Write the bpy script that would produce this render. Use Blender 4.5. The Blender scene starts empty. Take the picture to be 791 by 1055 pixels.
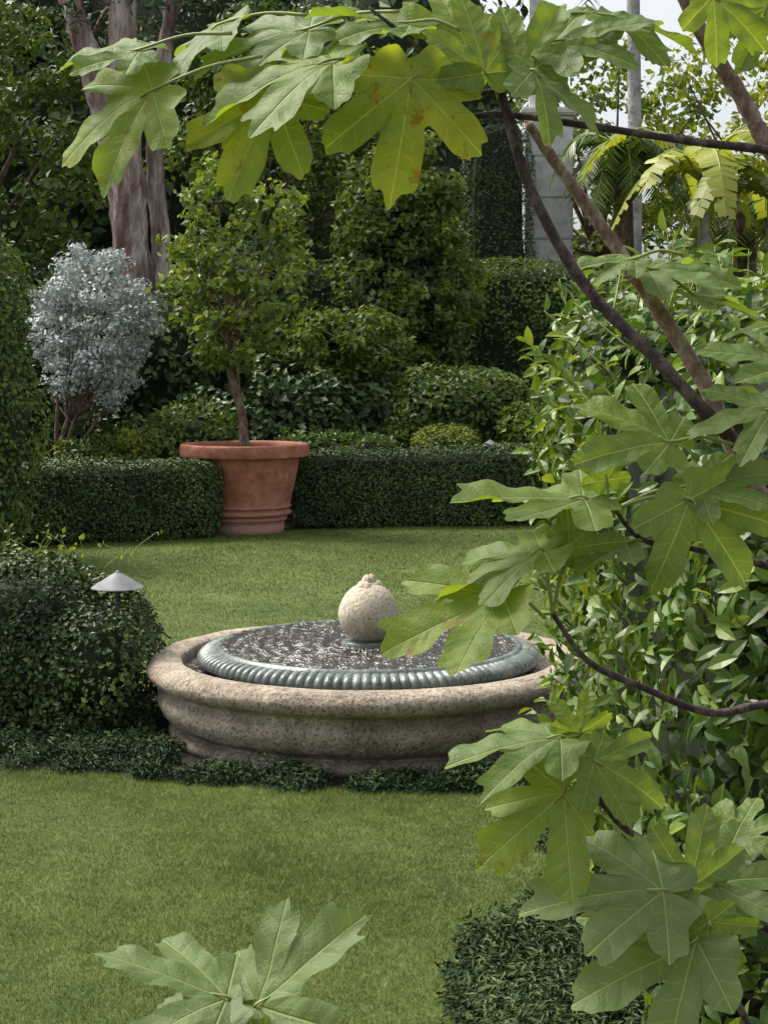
import bpy, math, random
import numpy as np
from mathutils import Vector
rng = np.random.default_rng(11)
random.seed(5)
scene = bpy.context.scene
COL = scene.collection

# ------------------------------------------------------------------ helpers
def nz(P, f, seed):
    r = np.random.default_rng(seed)
    out = np.zeros(len(P))
    for k in range(7):
        d = r.normal(size=3); d /= np.linalg.norm(d)
        ff = f * (0.7 + 1.1 * r.random())
        out += np.sin(P @ d * ff * 2.0 + r.random() * 6.28)
    return out / 3.2

def nrm(A):
    return A / (np.linalg.norm(A, axis=-1, keepdims=True) + 1e-9)

def add_obj(name, V, F, mats, mi=None, smooth=False, attrs=None):
    me = bpy.data.meshes.new(name)
    V = np.asarray(V, dtype=np.float32)
    Fs = F if isinstance(F, list) else [F]
    Fs = [np.asarray(f, dtype=np.int32) for f in Fs if len(f)]
    loops = np.concatenate([f.ravel() for f in Fs])
    tot = np.concatenate([np.full(len(f), f.shape[1], dtype=np.int32) for f in Fs])
    start = np.concatenate([[0], np.cumsum(tot)[:-1]]).astype(np.int32)
    me.vertices.add(len(V)); me.vertices.foreach_set("co", V.ravel())
    me.loops.add(len(loops)); me.loops.foreach_set("vertex_index", loops)
    me.polygons.add(len(tot)); me.polygons.foreach_set("loop_start", start)
    for m in mats: me.materials.append(m)
    if mi is not None:
        me.polygons.foreach_set("material_index", np.asarray(mi, dtype=np.int32))
    me.update(calc_edges=True)
    me.polygons.foreach_set("use_smooth", np.full(len(tot), bool(smooth)))
    if attrs:
        for k, a in attrs.items():
            a = np.asarray(a, dtype=np.float32)
            if a.ndim == 1:
                at = me.attributes.new(k, 'FLOAT', 'POINT'); at.data.foreach_set("value", a)
            else:
                at = me.attributes.new(k, 'FLOAT_VECTOR', 'POINT'); at.data.foreach_set("vector", a.ravel())
    me.validate()
    ob = bpy.data.objects.new(name, me); COL.objects.link(ob)
    return ob

def group(name, parts, loc=(0, 0, 0)):
    e = bpy.data.objects.new(name, None); e.empty_display_size = 0.2
    COL.objects.link(e)
    for p in parts:
        p.parent = e
    return e

def catmull(pts, rad, sub=8):
    P = np.array(pts, float); R = np.array(rad, float)
    if len(P) < 3:
        t = np.linspace(0, 1, sub + 1)[:, None]
        return P[0] + (P[-1] - P[0]) * t, R[0] + (R[-1] - R[0]) * t[:, 0]
    Q = np.vstack([2 * P[0] - P[1], P, 2 * P[-1] - P[-2]])
    o = []; rr = []
    for i in range(1, len(Q) - 2):
        for k in range(sub):
            t = k / sub
            a, b, c, d = Q[i - 1], Q[i], Q[i + 1], Q[i + 2]
            o.append(0.5 * ((2 * b) + (-a + c) * t + (2 * a - 5 * b + 4 * c - d) * t * t + (-a + 3 * b - 3 * c + d) * t ** 3))
            rr.append(R[i - 1] * (1 - t) + R[i] * t)
    o.append(P[-1]); rr.append(R[-1])
    return np.array(o), np.array(rr)

def tube_arr(pts, rad, seg=8, sub=8, rough=0.0, nodes=0.0):
    P, R = catmull(pts, rad, sub)
    n = len(P)
    T = nrm(np.gradient(P, axis=0))
    ref = np.array([0.31, 0.9, 0.2]); ref /= np.linalg.norm(ref)
    A = nrm(np.cross(T, ref)); B = np.cross(T, A)
    th = np.linspace(0, 2 * np.pi, seg, endpoint=False)
    R2 = R[:, None] * np.ones(seg)[None]
    if rough:
        R2 = R2 * (1 + rough * rng.normal(size=R2.shape))
        R2 = R2 * (1 + rough * 1.5 * np.sin(th * 3 + 1.3)[None] * np.sin(np.arange(n) * .35)[:, None])
    if nodes:
        R2 = R2 * (1 + nodes * (rng.random(n) > .72))[:, None]
    V = P[:, None] + R2[..., None] * (np.cos(th)[None, :, None] * A[:, None] + np.sin(th)[None, :, None] * B[:, None])
    V = V.reshape(-1, 3)
    i = np.arange(n - 1)[:, None] * seg; j = np.arange(seg)[None]; j2 = (j + 1) % seg
    F = np.stack([i + j, i + j2, i + seg + j2, i + seg + j], -1).reshape(-1, 4)
    V = np.vstack([V, P[0], P[-1]])
    c0 = n * seg; c1 = c0 + 1
    j = np.arange(seg)
    caps = np.concatenate([np.stack([np.full(seg, c0), (j + 1) % seg, j, j], -1)[:, :3],
                           np.stack([np.full(seg, c1), (n - 1) * seg + j, (n - 1) * seg + (j + 1) % seg], -1)])
    return V, F, caps

def tubes(name, lst, mat, seg=8, sub=8, rough=0.0, nodes=0.0):
    Vs, Fs, Cs = [], [], []; off = 0
    for pts, rad in lst:
        V, F, C = tube_arr(pts, rad, seg, sub, rough, nodes)
        Vs.append(V); Fs.append(F + off); Cs.append(C + off); off += len(V)
    return add_obj(name, np.vstack(Vs), [np.vstack(Fs), np.vstack(Cs)], [mat], smooth=True)

def lathe(name, prof, seg, mat, centre=(0, 0, 0), mod=None, smooth=True, close=False):
    prof = np.array(prof, float); n = len(prof)
    th = np.linspace(0, 2 * np.pi, seg, endpoint=False)
    R = prof[:, 0][:, None] * np.ones(seg)[None]; Z = prof[:, 1][:, None] * np.ones(seg)[None]
    if mod is not None: R, Z = mod(R, Z, th)
    V = np.stack([R * np.cos(th) + centre[0], R * np.sin(th) + centre[1], Z + centre[2]], -1).reshape(-1, 3)
    i = np.arange(n - 1)[:, None] * seg; j = np.arange(seg)[None]; j2 = (j + 1) % seg
    F = np.stack([i + j, i + j2, i + seg + j2, i + seg + j], -1).reshape(-1, 4)
    return add_obj(name, V, F, [mat], smooth=smooth)

def smooth_prof(pts, sub=5):
    P = np.array([(a, 0, b) for a, b in pts]); Q, _ = catmull(P, np.zeros(len(P)), sub)
    return [(max(q[0], 0.0), q[2]) for q in Q]

# leaf templates : x across, y along, z normal
T_S = (np.array([[0, 0, 0], [.3, .45, .09], [0, 1, -.05], [-.3, .45, .09]]), np.array([[0, 1, 2], [0, 2, 3]]))
T_N = (np.array([[0, 0, 0], [.13, .5, .05], [0, 1, -.08], [-.13, .5, .05]]), np.array([[0, 1, 2], [0, 2, 3]]))
_h = []
for y, w in ((0, .02), (.22, .17), (.5, .235), (.78, .15), (1, .0)):
    zc = -.28 * y * y + .1 * y
    _h += [[-w, y, zc + w * .35], [0, y, zc], [w, y, zc + w * .35]]
_f = []
for k in range(4):
    a = k * 3
    _f += [[a, a + 1, a + 4, a + 3], [a + 1, a + 2, a + 5, a + 4]]
_f3 = []
for q in _f: _f3 += [[q[0], q[1], q[2]], [q[0], q[2], q[3]]]
T_H = (np.array(_h), np.array(_f3))

def leaves(P, N, size, tmpl, spread=.5, up=.3, tdir=None):
    n = len(P); tv, tf = tmpl
    N = nrm(N + rng.normal(size=(n, 3)) * spread + np.array([0, 0, up]))
    R = rng.normal(size=(n, 3)) if tdir is None else tdir + rng.normal(size=(n, 3)) * .45
    T = nrm(R - (R * N).sum(1, keepdims=True) * N)
    B = np.cross(T, N)
    s = (size * (0.65 + .6 * rng.random(n)))[:, None, None]
    V = P[:, None] + s * (tv[None, :, 0, None] * B[:, None] + tv[None, :, 1, None] * T[:, None] + tv[None, :, 2, None] * N[:, None])
    F = tf[None] + (np.arange(n) * len(tv))[:, None, None]
    return V.reshape(-1, 3), F.reshape(-1, 3)

def rotz(P, a):
    c, s = math.cos(a), math.sin(a)
    Q = P.copy(); Q[:, 0] = c * P[:, 0] - s * P[:, 1]; Q[:, 1] = s * P[:, 0] + c * P[:, 1]
    return Q

def super_pts(blob, n, p, amp, freq, depth, seed):
    c = np.array(blob[:3]); r = np.array(blob[3:6]); yaw = blob[6] if len(blob) > 6 else 0
    a = np.array([r[1] * r[2], r[0] * r[2], r[0] * r[1]])
    ax = rng.choice(3, n, p=a / a.sum())
    q = rng.random((n, 3)) * 2 - 1
    q[np.arange(n), ax] = np.where(rng.random(n) < .5, -1, 1)
    q /= ((np.abs(q) ** p).sum(1) ** (1 / p))[:, None]
    N = nrm(np.sign(q) * np.abs(q) ** (p - 1) / r)
    P = q * r
    P = rotz(P, yaw) + c; N = rotz(N, yaw)
    d = nz(P, freq, seed)
    P = P + N * (amp * d - depth * rng.random(n) ** 1.5)[:, None]
    return P, N, d

def super_core(blob, p, k, amp, freq, seed):
    c = np.array(blob[:3]); r = np.array(blob[3:6]) ; yaw = blob[6] if len(blob) > 6 else 0
    nu, nv = 28, 16
    u = np.linspace(0, 2 * np.pi, nu, endpoint=False); v = np.linspace(-np.pi / 2, np.pi / 2, nv)
    U, Vv = np.meshgrid(u, v)
    q = np.stack([np.cos(Vv) * np.cos(U), np.cos(Vv) * np.sin(U), np.sin(Vv)], -1).reshape(-1, 3)
    q /= ((np.abs(q) ** p).sum(1) ** (1 / p))[:, None]
    P = rotz(q * np.maximum(r - k, r * .5), yaw) + c
    P += nrm(P - c) * (amp * nz(P, freq, seed))[:, None]
    i = np.arange(nv - 1)[:, None] * nu; j = np.arange(nu)[None]; j2 = (j + 1) % nu
    F = np.stack([i + j, i + j2, i + nu + j2, i + nu + j], -1).reshape(-1, 4)
    F = np.vstack([F[:, [0, 1, 2]], F[:, [0, 2, 3]]])
    return P, F

def cloud(name, blobs, n, size, mat, p=2.2, amp=.08, freq=2.0, depth=None, tmpl=T_S, spread=.55, up=.35,
          core=True, gap=.35, corek=None, tdir=None, back=.45, seed=1):
    if depth is None: depth = size * 2.0
    area = np.array([b[3] * b[4] + b[3] * b[5] + b[4] * b[5] for b in blobs]); cnt = (n * area / area.sum()).astype(int) + 5
    Vs, Fs, va, mi = [], [], [], []; off = 0
    for b, m in zip(blobs, cnt):
        P, N, d = super_pts(b, m, p, amp, freq, depth, seed)
        keep = (N[:, 1] < back) & (P[:, 2] > 0.0)
        d2 = nz(P, freq * 3.1, seed + 3)
        keep &= (rng.random(len(P)) > gap * (d2 < -.15))
        P, N, d, d2 = P[keep], N[keep], d[keep], d2[keep]
        V, F = leaves(P, N, size, tmpl, spread, up, tdir)
        Vs.append(V); Fs.append(F + off); off += len(V)
        v = np.clip(.5 + .18 * d + .12 * d2 + .22 * rng.normal(size=len(P)), 0, 1)
        va.append(np.repeat(v, len(tmpl[0]))); mi.append(np.zeros(len(F)))
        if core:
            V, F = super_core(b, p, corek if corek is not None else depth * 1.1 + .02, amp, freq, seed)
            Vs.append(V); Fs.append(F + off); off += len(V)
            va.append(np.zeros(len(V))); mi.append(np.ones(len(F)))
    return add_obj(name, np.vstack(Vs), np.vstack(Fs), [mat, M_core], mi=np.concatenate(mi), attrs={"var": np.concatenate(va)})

def crown(name, c, r, ncl, per, size, mat, clr=.3, tmpl=T_S, fill=1.0, up=.3, seed=3, hollow=.3):
    c = np.array(c); r = np.array(r)
    q = nrm(rng.normal(size=(ncl, 3))) * (hollow + (1 - hollow) * rng.random((ncl, 1)) ** (1 / 2.2))
    C = c + q * r * (1 + .14 * nz(q * 2, 1.5, seed)[:, None])
    k = np.repeat(np.arange(ncl), per)
    cs = clr * (.6 + .8 * rng.random(ncl))
    dlt = rng.normal(size=(len(k), 3)); dlt = nrm(dlt) * (rng.random((len(k), 1)) ** .5) * cs[k][:, None]
    dlt[:, 2] *= .65
    P = C[k] + dlt
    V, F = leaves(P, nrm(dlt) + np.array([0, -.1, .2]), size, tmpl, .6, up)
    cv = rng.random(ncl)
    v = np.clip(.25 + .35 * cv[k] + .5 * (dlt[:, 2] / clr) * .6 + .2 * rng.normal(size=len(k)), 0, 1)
    return add_obj(name, V, F, [mat], attrs={"var": np.repeat(v, len(tmpl[0]))}), C

# ------------------------------------------------------------------ materials
def newmat(name):
    m = bpy.data.materials.new(name); m.use_nodes = True
    nt = m.node_tree; nt.nodes.clear()
    out = nt.nodes.new("ShaderNodeOutputMaterial")
    return m, nt, out
def nd(nt, t, **kw):
    n = nt.nodes.new(t)
    for k, v in kw.items(): setattr(n, k, v)
    return n
def ramp(nt, stops):
    r = nt.nodes.new("ShaderNodeValToRGB"); e = r.color_ramp.elements
    while len(e) < len(stops): e.new(.5)
    for k, (p, c) in enumerate(stops):
        e[k].position = p; e[k].color = (*c, 1)
    return r
def tex_coord(nt, scale=(1, 1, 1)):
    t = nd(nt, "ShaderNodeTexCoord"); m = nd(nt, "ShaderNodeMapping"); m.inputs['Scale'].default_value = scale
    nt.links.new(t.outputs['Object'], m.inputs['Vector']); return m.outputs['Vector']
def noise(nt, vec, scale, detail=4, rough=.55):
    n = nd(nt, "ShaderNodeTexNoise"); n.inputs['Scale'].default_value = scale; n.inputs['Detail'].default_value = detail
    n.inputs['Roughness'].default_value = rough
    nt.links.new(vec, n.inputs['Vector']); return n.outputs['Fac']
def math_(nt, op, a, b=None, c=None):
    n = nd(nt, "ShaderNodeMath", operation=op)
    for i, v in enumerate((a, b, c)):
        if v is None: continue
        if isinstance(v, (int, float)): n.inputs[i].default_value = v
        else: nt.links.new(v, n.inputs[i])
    return n.outputs[0]
def mixc(nt, fac, a, b, mode='MIX'):
    n = nd(nt, "ShaderNodeMix", data_type='RGBA', blend_type=mode)
    for s, v in ((0, fac), (6, a), (7, b)):
        if isinstance(v, (int, float)): n.inputs[s].default_value = v
        elif isinstance(v, tuple): n.inputs[s].default_value = (*v, 1)
        else: nt.links.new(v, n.inputs[s])
    return n.outputs[2]
def bump(nt, h, strength, dist):
    b = nd(nt, "ShaderNodeBump"); b.inputs['Strength'].default_value = strength; b.inputs['Distance'].default_value = dist
    nt.links.new(h, b.inputs['Height']); return b.outputs['Normal']

def leafmat(name, stops, rough=.45, transl=.25, spec=.5, gain=1.0):
    m, nt, out = newmat(name)
    stops = [(a, tuple(min(.8, x * gain) for x in c)) for a, c in stops]
    a = nd(nt, "ShaderNodeAttribute", attribute_name="var")
    r = ramp(nt, stops); nt.links.new(a.outputs['Fac'], r.inputs[0])
    p = nd(nt, "ShaderNodeBsdfPrincipled"); p.inputs['Roughness'].default_value = rough
    p.inputs['Specular IOR Level'].default_value = spec
    nt.links.new(r.outputs[0], p.inputs['Base Color'])
    if transl <= 0:
        nt.links.new(p.outputs[0], out.inputs[0]); return m
    t = nd(nt, "ShaderNodeBsdfTranslucent")
    g = mixc(nt, 1.0, r.outputs[0], (1.5, 1.4, .5), 'MULTIPLY'); nt.links.new(g, t.inputs['Color'])
    mx = nd(nt, "ShaderNodeMixShader"); mx.inputs[0].default_value = transl
    nt.links.new(p.outputs[0], mx.inputs[1]); nt.links.new(t.outputs[0], mx.inputs[2])
    nt.links.new(mx.outputs[0], out.inputs[0]); return m

m, nt, out = newmat("dark_core_shade"); p = nd(nt, "ShaderNodeBsdfPrincipled")  # solid core inside leaf masses, interior shadow painted as near-black green
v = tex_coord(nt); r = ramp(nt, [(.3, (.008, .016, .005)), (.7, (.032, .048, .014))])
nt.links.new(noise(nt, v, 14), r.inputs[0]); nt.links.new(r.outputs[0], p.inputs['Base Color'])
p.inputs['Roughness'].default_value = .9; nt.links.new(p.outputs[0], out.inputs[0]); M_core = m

M_box = leafmat("boxwood_leaves", [(0, (.018, .038, .011)), (.5, (.052, .094, .022)), (.85, (.105, .155, .035)), (1, (.18, .23, .05))], .48, 0, .35)
M_dark = leafmat("dark_leaves", [(0, (.019, .040, .014)), (.5, (.055, .100, .028)), (1, (.14, .20, .05))], .45, 0, .4, gain=1.15)
M_mid = leafmat("green_leaves", [(0, (.032, .065, .014)), (.5, (.094, .158, .031)), (1, (.22, .29, .058))], .42, .25, .42)
M_light = leafmat("light_leaves", [(0, (.055, .095, .018)), (.5, (.15, .22, .038)), (1, (.32, .38, .078))], .42, .35)
M_yel = leafmat("golden_leaves", [(0, (.10, .135, .022)), (.5, (.23, .29, .045)), (1, (.42, .46, .09))], .45, .4)
M_silver = leafmat("silver_leaves", [(0, (.27, .31, .30)), (.5, (.56, .61, .59)), (1, (.84, .87, .85))], .6, 0, .3)
M_gloss = leafmat("laurel_leaves", [(0, (.017, .043, .008)), (.45, (.058, .120, .018)), (.8, (.13, .215, .032)), (1, (.27, .35, .055))], .38, .28, .4)
M_cover = leafmat("groundcover_leaves", [(0, (.012, .030, .011)), (.5, (.038, .076, .026)), (1, (.12, .175, .06))], .6, 0, .2)
M_cypress = leafmat("hedge_needles", [(0, (.020, .042, .010)), (.5, (.060, .10, .024)), (1, (.13, .18, .04))], .55, 0)

def barkmat(name, c1, c2, c3, zs=.25, sc=9):
    m, nt, out = newmat(name); p = nd(nt, "ShaderNodeBsdfPrincipled")
    v = tex_coord(nt, (1, 1, zs)); n1 = noise(nt, v, sc, 6, .65)
    r = ramp(nt, [(.36, c1), (.5, c2), (.62, c3)]); nt.links.new(n1, r.inputs[0])
    nt.links.new(r.outputs[0], p.inputs['Base Color']); p.inputs['Roughness'].default_value = .75
    n2 = noise(nt, v, sc * 4, 4); nt.links.new(bump(nt, math_(nt, 'ADD', n1, n2), .9, .04), p.inputs['Normal'])
    nt.links.new(p.outputs[0], out.inputs[0]); return m
M_bark = barkmat("peeling_bark", (.12, .06, .05), (.36, .26, .225), (.68, .60, .56), .22, 4.6)
M_bark2 = barkmat("brown_bark", (.08, .045, .03), (.21, .135, .09), (.33, .25, .18), .4, 14)
M_palebark = barkmat("pale_bark", (.3, .29, .27), (.48, .47, .45), (.6, .59, .57), .6, 6)
M_fig_dark = barkmat("fig_bark_dark", (.028, .018, .016), (.065, .042, .038), (.16, .11, .10), .6, 60)
M_fig_red = barkmat("fig_bark_red", (.16, .085, .07), (.29, .18, .15), (.45, .33, .28), .6, 70)
for mm in (M_fig_dark, M_fig_red):
    for n_ in mm.node_tree.nodes:
        if n_.type == 'BUMP': n_.inputs['Distance'].default_value = .003

def grass_nodes(name, blade):
    m, nt, out = newmat(name); p = nd(nt, "ShaderNodeBsdfPrincipled")
    v = tex_coord(nt)
    n1 = noise(nt, v, .9, 3); n2 = noise(nt, v, 7, 4, .6)
    f = math_(nt, 'ADD', math_(nt, 'MULTIPLY', n1, .5), math_(nt, 'MULTIPLY', n2, .5))
    if blade:
        a = nd(nt, "ShaderNodeAttribute", attribute_name="var")
        f = math_(nt, 'ADD', math_(nt, 'MULTIPLY', f, .65), math_(nt, 'MULTIPLY', a.outputs['Fac'], .35))
        r = ramp(nt, [(.25, (.065, .105, .019)), (.5, (.155, .212, .040)), (.66, (.25, .30, .078)), (.8, (.42, .40, .19))])
    else:
        r = ramp(nt, [(.3, (.055, .09, .018)), (.5, (.105, .152, .03)), (.7, (.165, .205, .05))])
    nt.links.new(f, r.inputs[0])
    nt.links.new(r.outputs[0], p.inputs['Base Color']); p.inputs['Roughness'].default_value = .6
    p.inputs['Specular IOR Level'].default_value = .3
    if blade:
        t = nd(nt, "ShaderNodeBsdfTranslucent"); nt.links.new(r.outputs[0], t.inputs['Color'])
        mx = nd(nt, "ShaderNodeMixShader"); mx.inputs[0].default_value = .25
        nt.links.new(p.outputs[0], mx.inputs[1]); nt.links.new(t.outputs[0], mx.inputs[2]); nt.links.new(mx.outputs[0], out.inputs[0])
    else:
        nt.links.new(bump(nt, noise(nt, v, 160, 3), .8, .02), p.inputs['Normal'])
        nt.links.new(p.outputs[0], out.inputs[0])
    return m
M_lawn = grass_nodes("lawn_turf", False); M_blade = grass_nodes("grass_blades", True)

m, nt, out = newmat("soil"); p = nd(nt, "ShaderNodeBsdfPrincipled"); v = tex_coord(nt)
n1 = noise(nt, v, 18, 6, .7); r = ramp(nt, [(.3, (.012, .011, .007)), (.7, (.045, .038, .022))])
nt.links.new(n1, r.inputs[0]); nt.links.new(r.outputs[0], p.inputs['Base Color']); p.inputs['Roughness'].default_value = .95
nt.links.new(bump(nt, n1, 1, .04), p.inputs['Normal']); nt.links.new(p.outputs[0], out.inputs[0]); M_soil = m

def stonemat(name, c1, c2, c3, pit=60, dist=.006, stain=None, pits=0.0):
    m, nt, out = newmat(name); p = nd(nt, "ShaderNodeBsdfPrincipled"); v = tex_coord(nt)
    n1 = noise(nt, v, 5, 6, .65); n2 = noise(nt, v, pit, 5, .7)
    vo = nd(nt, "ShaderNodeTexVoronoi"); vo.inputs['Scale'].default_value = pit * .9; nt.links.new(v, vo.inputs['Vector'])
    f = math_(nt, 'ADD', math_(nt, 'MULTIPLY', n1, .6), math_(nt, 'MULTIPLY', n2, .4))
    r = ramp(nt, [(.36, c1), (.5, c2), (.63, c3)]); nt.links.new(f, r.inputs[0])
    col = r.outputs[0]
    if stain:
        geo = nd(nt, "ShaderNodeNewGeometry"); sp = nd(nt, "ShaderNodeSeparateXYZ"); nt.links.new(geo.outputs['Position'], sp.inputs[0])
        zz = math_(nt, 'ADD', sp.outputs[2], math_(nt, 'MULTIPLY', math_(nt, 'SUBTRACT', n1, .5), .35))
        mr = nd(nt, "ShaderNodeMapRange"); mr.inputs[1].default_value = stain[0]; mr.inputs[2].default_value = stain[1]
        mr.inputs[3].default_value = .75; mr.inputs[4].default_value = 0; nt.links.new(zz, mr.inputs[0])
        col = mixc(nt, mr.outputs[0], col, stain[2])
    h = math_(nt, 'ADD', math_(nt, 'MULTIPLY', n2, .9), math_(nt, 'ADD', math_(nt, 'MULTIPLY', vo.outputs['Distance'], .4), math_(nt, 'MULTIPLY', n1, .6)))
    if pits:
        n3 = noise(nt, v, pit * 2.2, 3, .6)
        mr = nd(nt, "ShaderNodeMapRange", interpolation_type='SMOOTHSTEP'); nt.links.new(n3, mr.inputs[0])
        mr.inputs[1].default_value = .33; mr.inputs[2].default_value = .43; mr.inputs[3].default_value = 1; mr.inputs[4].default_value = 0
        col = mixc(nt, math_(nt, 'MULTIPLY', mr.outputs[0], pits), col, tuple(x * .4 for x in c1))
        h = math_(nt, 'SUBTRACT', h, math_(nt, 'MULTIPLY', mr.outputs[0], .5))
    nt.links.new(col, p.inputs['Base Color']); p.inputs['Roughness'].default_value = .85
    nt.links.new(bump(nt, h, 1.0, dist), p.inputs['Normal']); nt.links.new(p.outputs[0], out.inputs[0]); return m
M_stone = stonemat("fountain_limestone", (.21, .17, .13), (.39, .325, .25), (.54, .47, .375), 34, .015, (.0, .12, (.15, .125, .095)), .6)
M_ball = stonemat("ball_travertine", (.43, .35, .255), (.60, .52, .40), (.70, .63, .51), 42, .006, None, .5)
M_patina = stonemat("patina_ceramic", (.060, .080, .078), (.145, .175, .162), (.29, .325, .285), 30, .003)
M_patina.node_tree.nodes['Principled BSDF'].inputs['Roughness'].default_value = .25
M_column = stonemat("weathered_column_stone", (.50, .50, .49), (.68, .68, .67), (.78, .78, .77), 9, .02)
M_terra = stonemat("terracotta", (.25, .085, .055), (.42, .155, .10), (.54, .25, .18), 14, .004, (.04, .35, (.50, .29, .22)))

m, nt, out = newmat("fountain_water"); p = nd(nt, "ShaderNodeBsdfPrincipled"); v = tex_coord(nt)
p.inputs['Base Color'].default_value = (.030, .026, .016, 1); p.inputs['Roughness'].default_value = .05; p.inputs['IOR'].default_value = 1.5
p.inputs['Specular IOR Level'].default_value = 1.0
nt.links.new(bump(nt, noise(nt, v, 70, 2), .7, .016), p.inputs['Normal']); nt.links.new(p.outputs[0], out.inputs[0]); M_water = m

m, nt, out = newmat("lamp_metal"); p = nd(nt, "ShaderNodeBsdfPrincipled"); v = tex_coord(nt)
r = ramp(nt, [(.3, (.15, .16, .17)), (.7, (.26, .27, .29))]); nt.links.new(noise(nt, v, 20), r.inputs[0])
nt.links.new(r.outputs[0], p.inputs['Base Color']); p.inputs['Roughness'].default_value = .65
nt.links.new(p.outputs[0], out.inputs[0]); M_lamp = m

# fig leaf material
m, nt, out = newmat("fig_leaf_blade")
a = nd(nt, "ShaderNodeAttribute", attribute_name="lobe"); sp = nd(nt, "ShaderNodeSeparateXYZ"); nt.links.new(a.outputs['Vector'], sp.inputs[0])
v = tex_coord(nt)
wob = noise(nt, v, 30, 2)
s_, t_, var_ = sp.outputs[0], math_(nt, 'ABSOLUTE', sp.outputs[1]), sp.outputs[2]
def sstep(x, lo, hi, a0=1.0, a1=0.0):
    mr = nd(nt, "ShaderNodeMapRange", interpolation_type='SMOOTHSTEP'); nt.links.new(x, mr.inputs[0])
    mr.inputs[1].default_value = lo; mr.inputs[2].default_value = hi; mr.inputs[3].default_value = a0; mr.inputs[4].default_value = a1
    return mr.outputs[0]
main = sstep(t_, .003, .012)
arg = math_(nt, 'DIVIDE', math_(nt, 'SUBTRACT', s_, math_(nt, 'MULTIPLY', t_, .75)), .14)
arg = math_(nt, 'ADD', arg, math_(nt, 'MULTIPLY', wob, .9))
fr = math_(nt, 'FRACT', arg)
dd = math_(nt, 'ABSOLUTE', math_(nt, 'SUBTRACT', fr, .5))
sec = math_(nt, 'MULTIPLY', sstep(dd, .01, .055), sstep(t_, .05, .22, 1.0, .25))
puff = math_(nt, 'MULTIPLY', dd, 2.0)
fine = noise(nt, v, 260, 3)
vein = math_(nt, 'MAXIMUM', math_(nt, 'MULTIPLY', main, .85), math_(nt, 'MULTIPLY', sec, .38))
r = ramp(nt, [(0, (.20, .275, .12)), (.3, (.155, .245, .06)), (.6, (.215, .30, .05)), (.85, (.32, .37, .055)), (1, (.44, .39, .06))])  # pale first stop paints the sheen of the lower leaves into their colour
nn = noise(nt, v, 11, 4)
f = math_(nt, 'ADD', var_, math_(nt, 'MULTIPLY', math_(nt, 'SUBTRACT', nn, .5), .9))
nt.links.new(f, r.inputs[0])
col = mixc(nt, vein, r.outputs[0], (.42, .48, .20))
col = mixc(nt, math_(nt, 'MULTIPLY', fine, .28), col, (.08, .15, .03))
sp_n = noise(nt, v, 34, 5, .7)
spot = sstep(sp_n, .58, .66, 0.0, .85)
col = mixc(nt, math_(nt, 'MULTIPLY', spot, sstep(var_, .42, .7, 0, 1)), col, (.22, .12, .025))
p = nd(nt, "ShaderNodeBsdfPrincipled"); p.inputs['Roughness'].default_value = .52; p.inputs['Specular IOR Level'].default_value = .4
nt.links.new(col, p.inputs['Base Color'])
hh = math_(nt, 'ADD', math_(nt, 'MULTIPLY', puff, .30), math_(nt, 'ADD', math_(nt, 'MULTIPLY', main, -.7), math_(nt, 'MULTIPLY', fine, .5)))
nt.links.new(bump(nt, hh, .6, .004), p.inputs['Normal'])
t = nd(nt, "ShaderNodeBsdfTranslucent"); nt.links.new(mixc(nt, 1.0, col, (1.7, 1.55, .45), 'MULTIPLY'), t.inputs['Color'])
mx = nd(nt, "ShaderNodeMixShader"); mx.inputs[0].default_value = .44
nt.links.new(p.outputs[0], mx.inputs[1]); nt.links.new(t.outputs[0], mx.inputs[2]); nt.links.new(mx.outputs[0], out.inputs[0])
M_fig = m
m, nt, out = newmat("petiole_green"); p = nd(nt, "ShaderNodeBsdfPrincipled"); v = tex_coord(nt)
r = ramp(nt, [(.3, (.20, .24, .06)), (.7, (.36, .40, .12))]); nt.links.new(noise(nt, v, 30), r.inputs[0]); nt.links.new(r.outputs[0], p.inputs['Base Color'])
p.inputs['Roughness'].default_value = .5; nt.links.new(p.outputs[0], out.inputs[0]); M_pet = m

# ------------------------------------------------------------------ ground
add_obj("ground", [(-250, -60, -.004), (250, -60, -.004), (250, 400, -.004), (-250, 400, -.004)], np.array([[0, 1, 2, 3]]), [M_soil])

lawn_far = [(-5.5, 16.2), (-3.9, 17.0), (-2.6, 18.2), (-1.0, 19.0), (.6, 19.5), (2.6, 19.6), (4.0, 18.5), (5.0, 15.5), (5.2, 3.0), (5, 1.0), (-6, 1.0), (-6.5, 12)]
def poly_sheet(name, poly, z, mat):
    V = [(x, y, z) for x, y in poly]
    me = bpy.data.meshes.new(name); me.from_pydata(V, [], [list(range(len(V)))]); me.materials.append(mat); me.update()
    ob = bpy.data.objects.new(name, me); COL.objects.link(ob); return ob
poly_sheet("lawn", lawn_far[::-1], .0, M_lawn)
bed = [(-6.4, 8.6), (-3, 8.12), (-1.83, 7.98), (-1.35, 7.86), (-.96, 7.70), (-.42, 7.58), (.1, 7.54), (.5, 7.52), (.62, 7.2), (.66, 6.8), (.66, 6.3), (.58, 5.95),
       (.46, 5.66), (.32, 5.48), (.27, 5.2), (.27, 4.8), (.30, 4.3), (.5, 3.6), (5, 3.4), (5, 10.6), (1.5, 10.3), (-.1, 10.05), (-1.4, 9.9), (-2.6, 10.3), (-6.4, 10.6)]
poly_sheet("planting_bed", bed, .004, M_soil)
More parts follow.
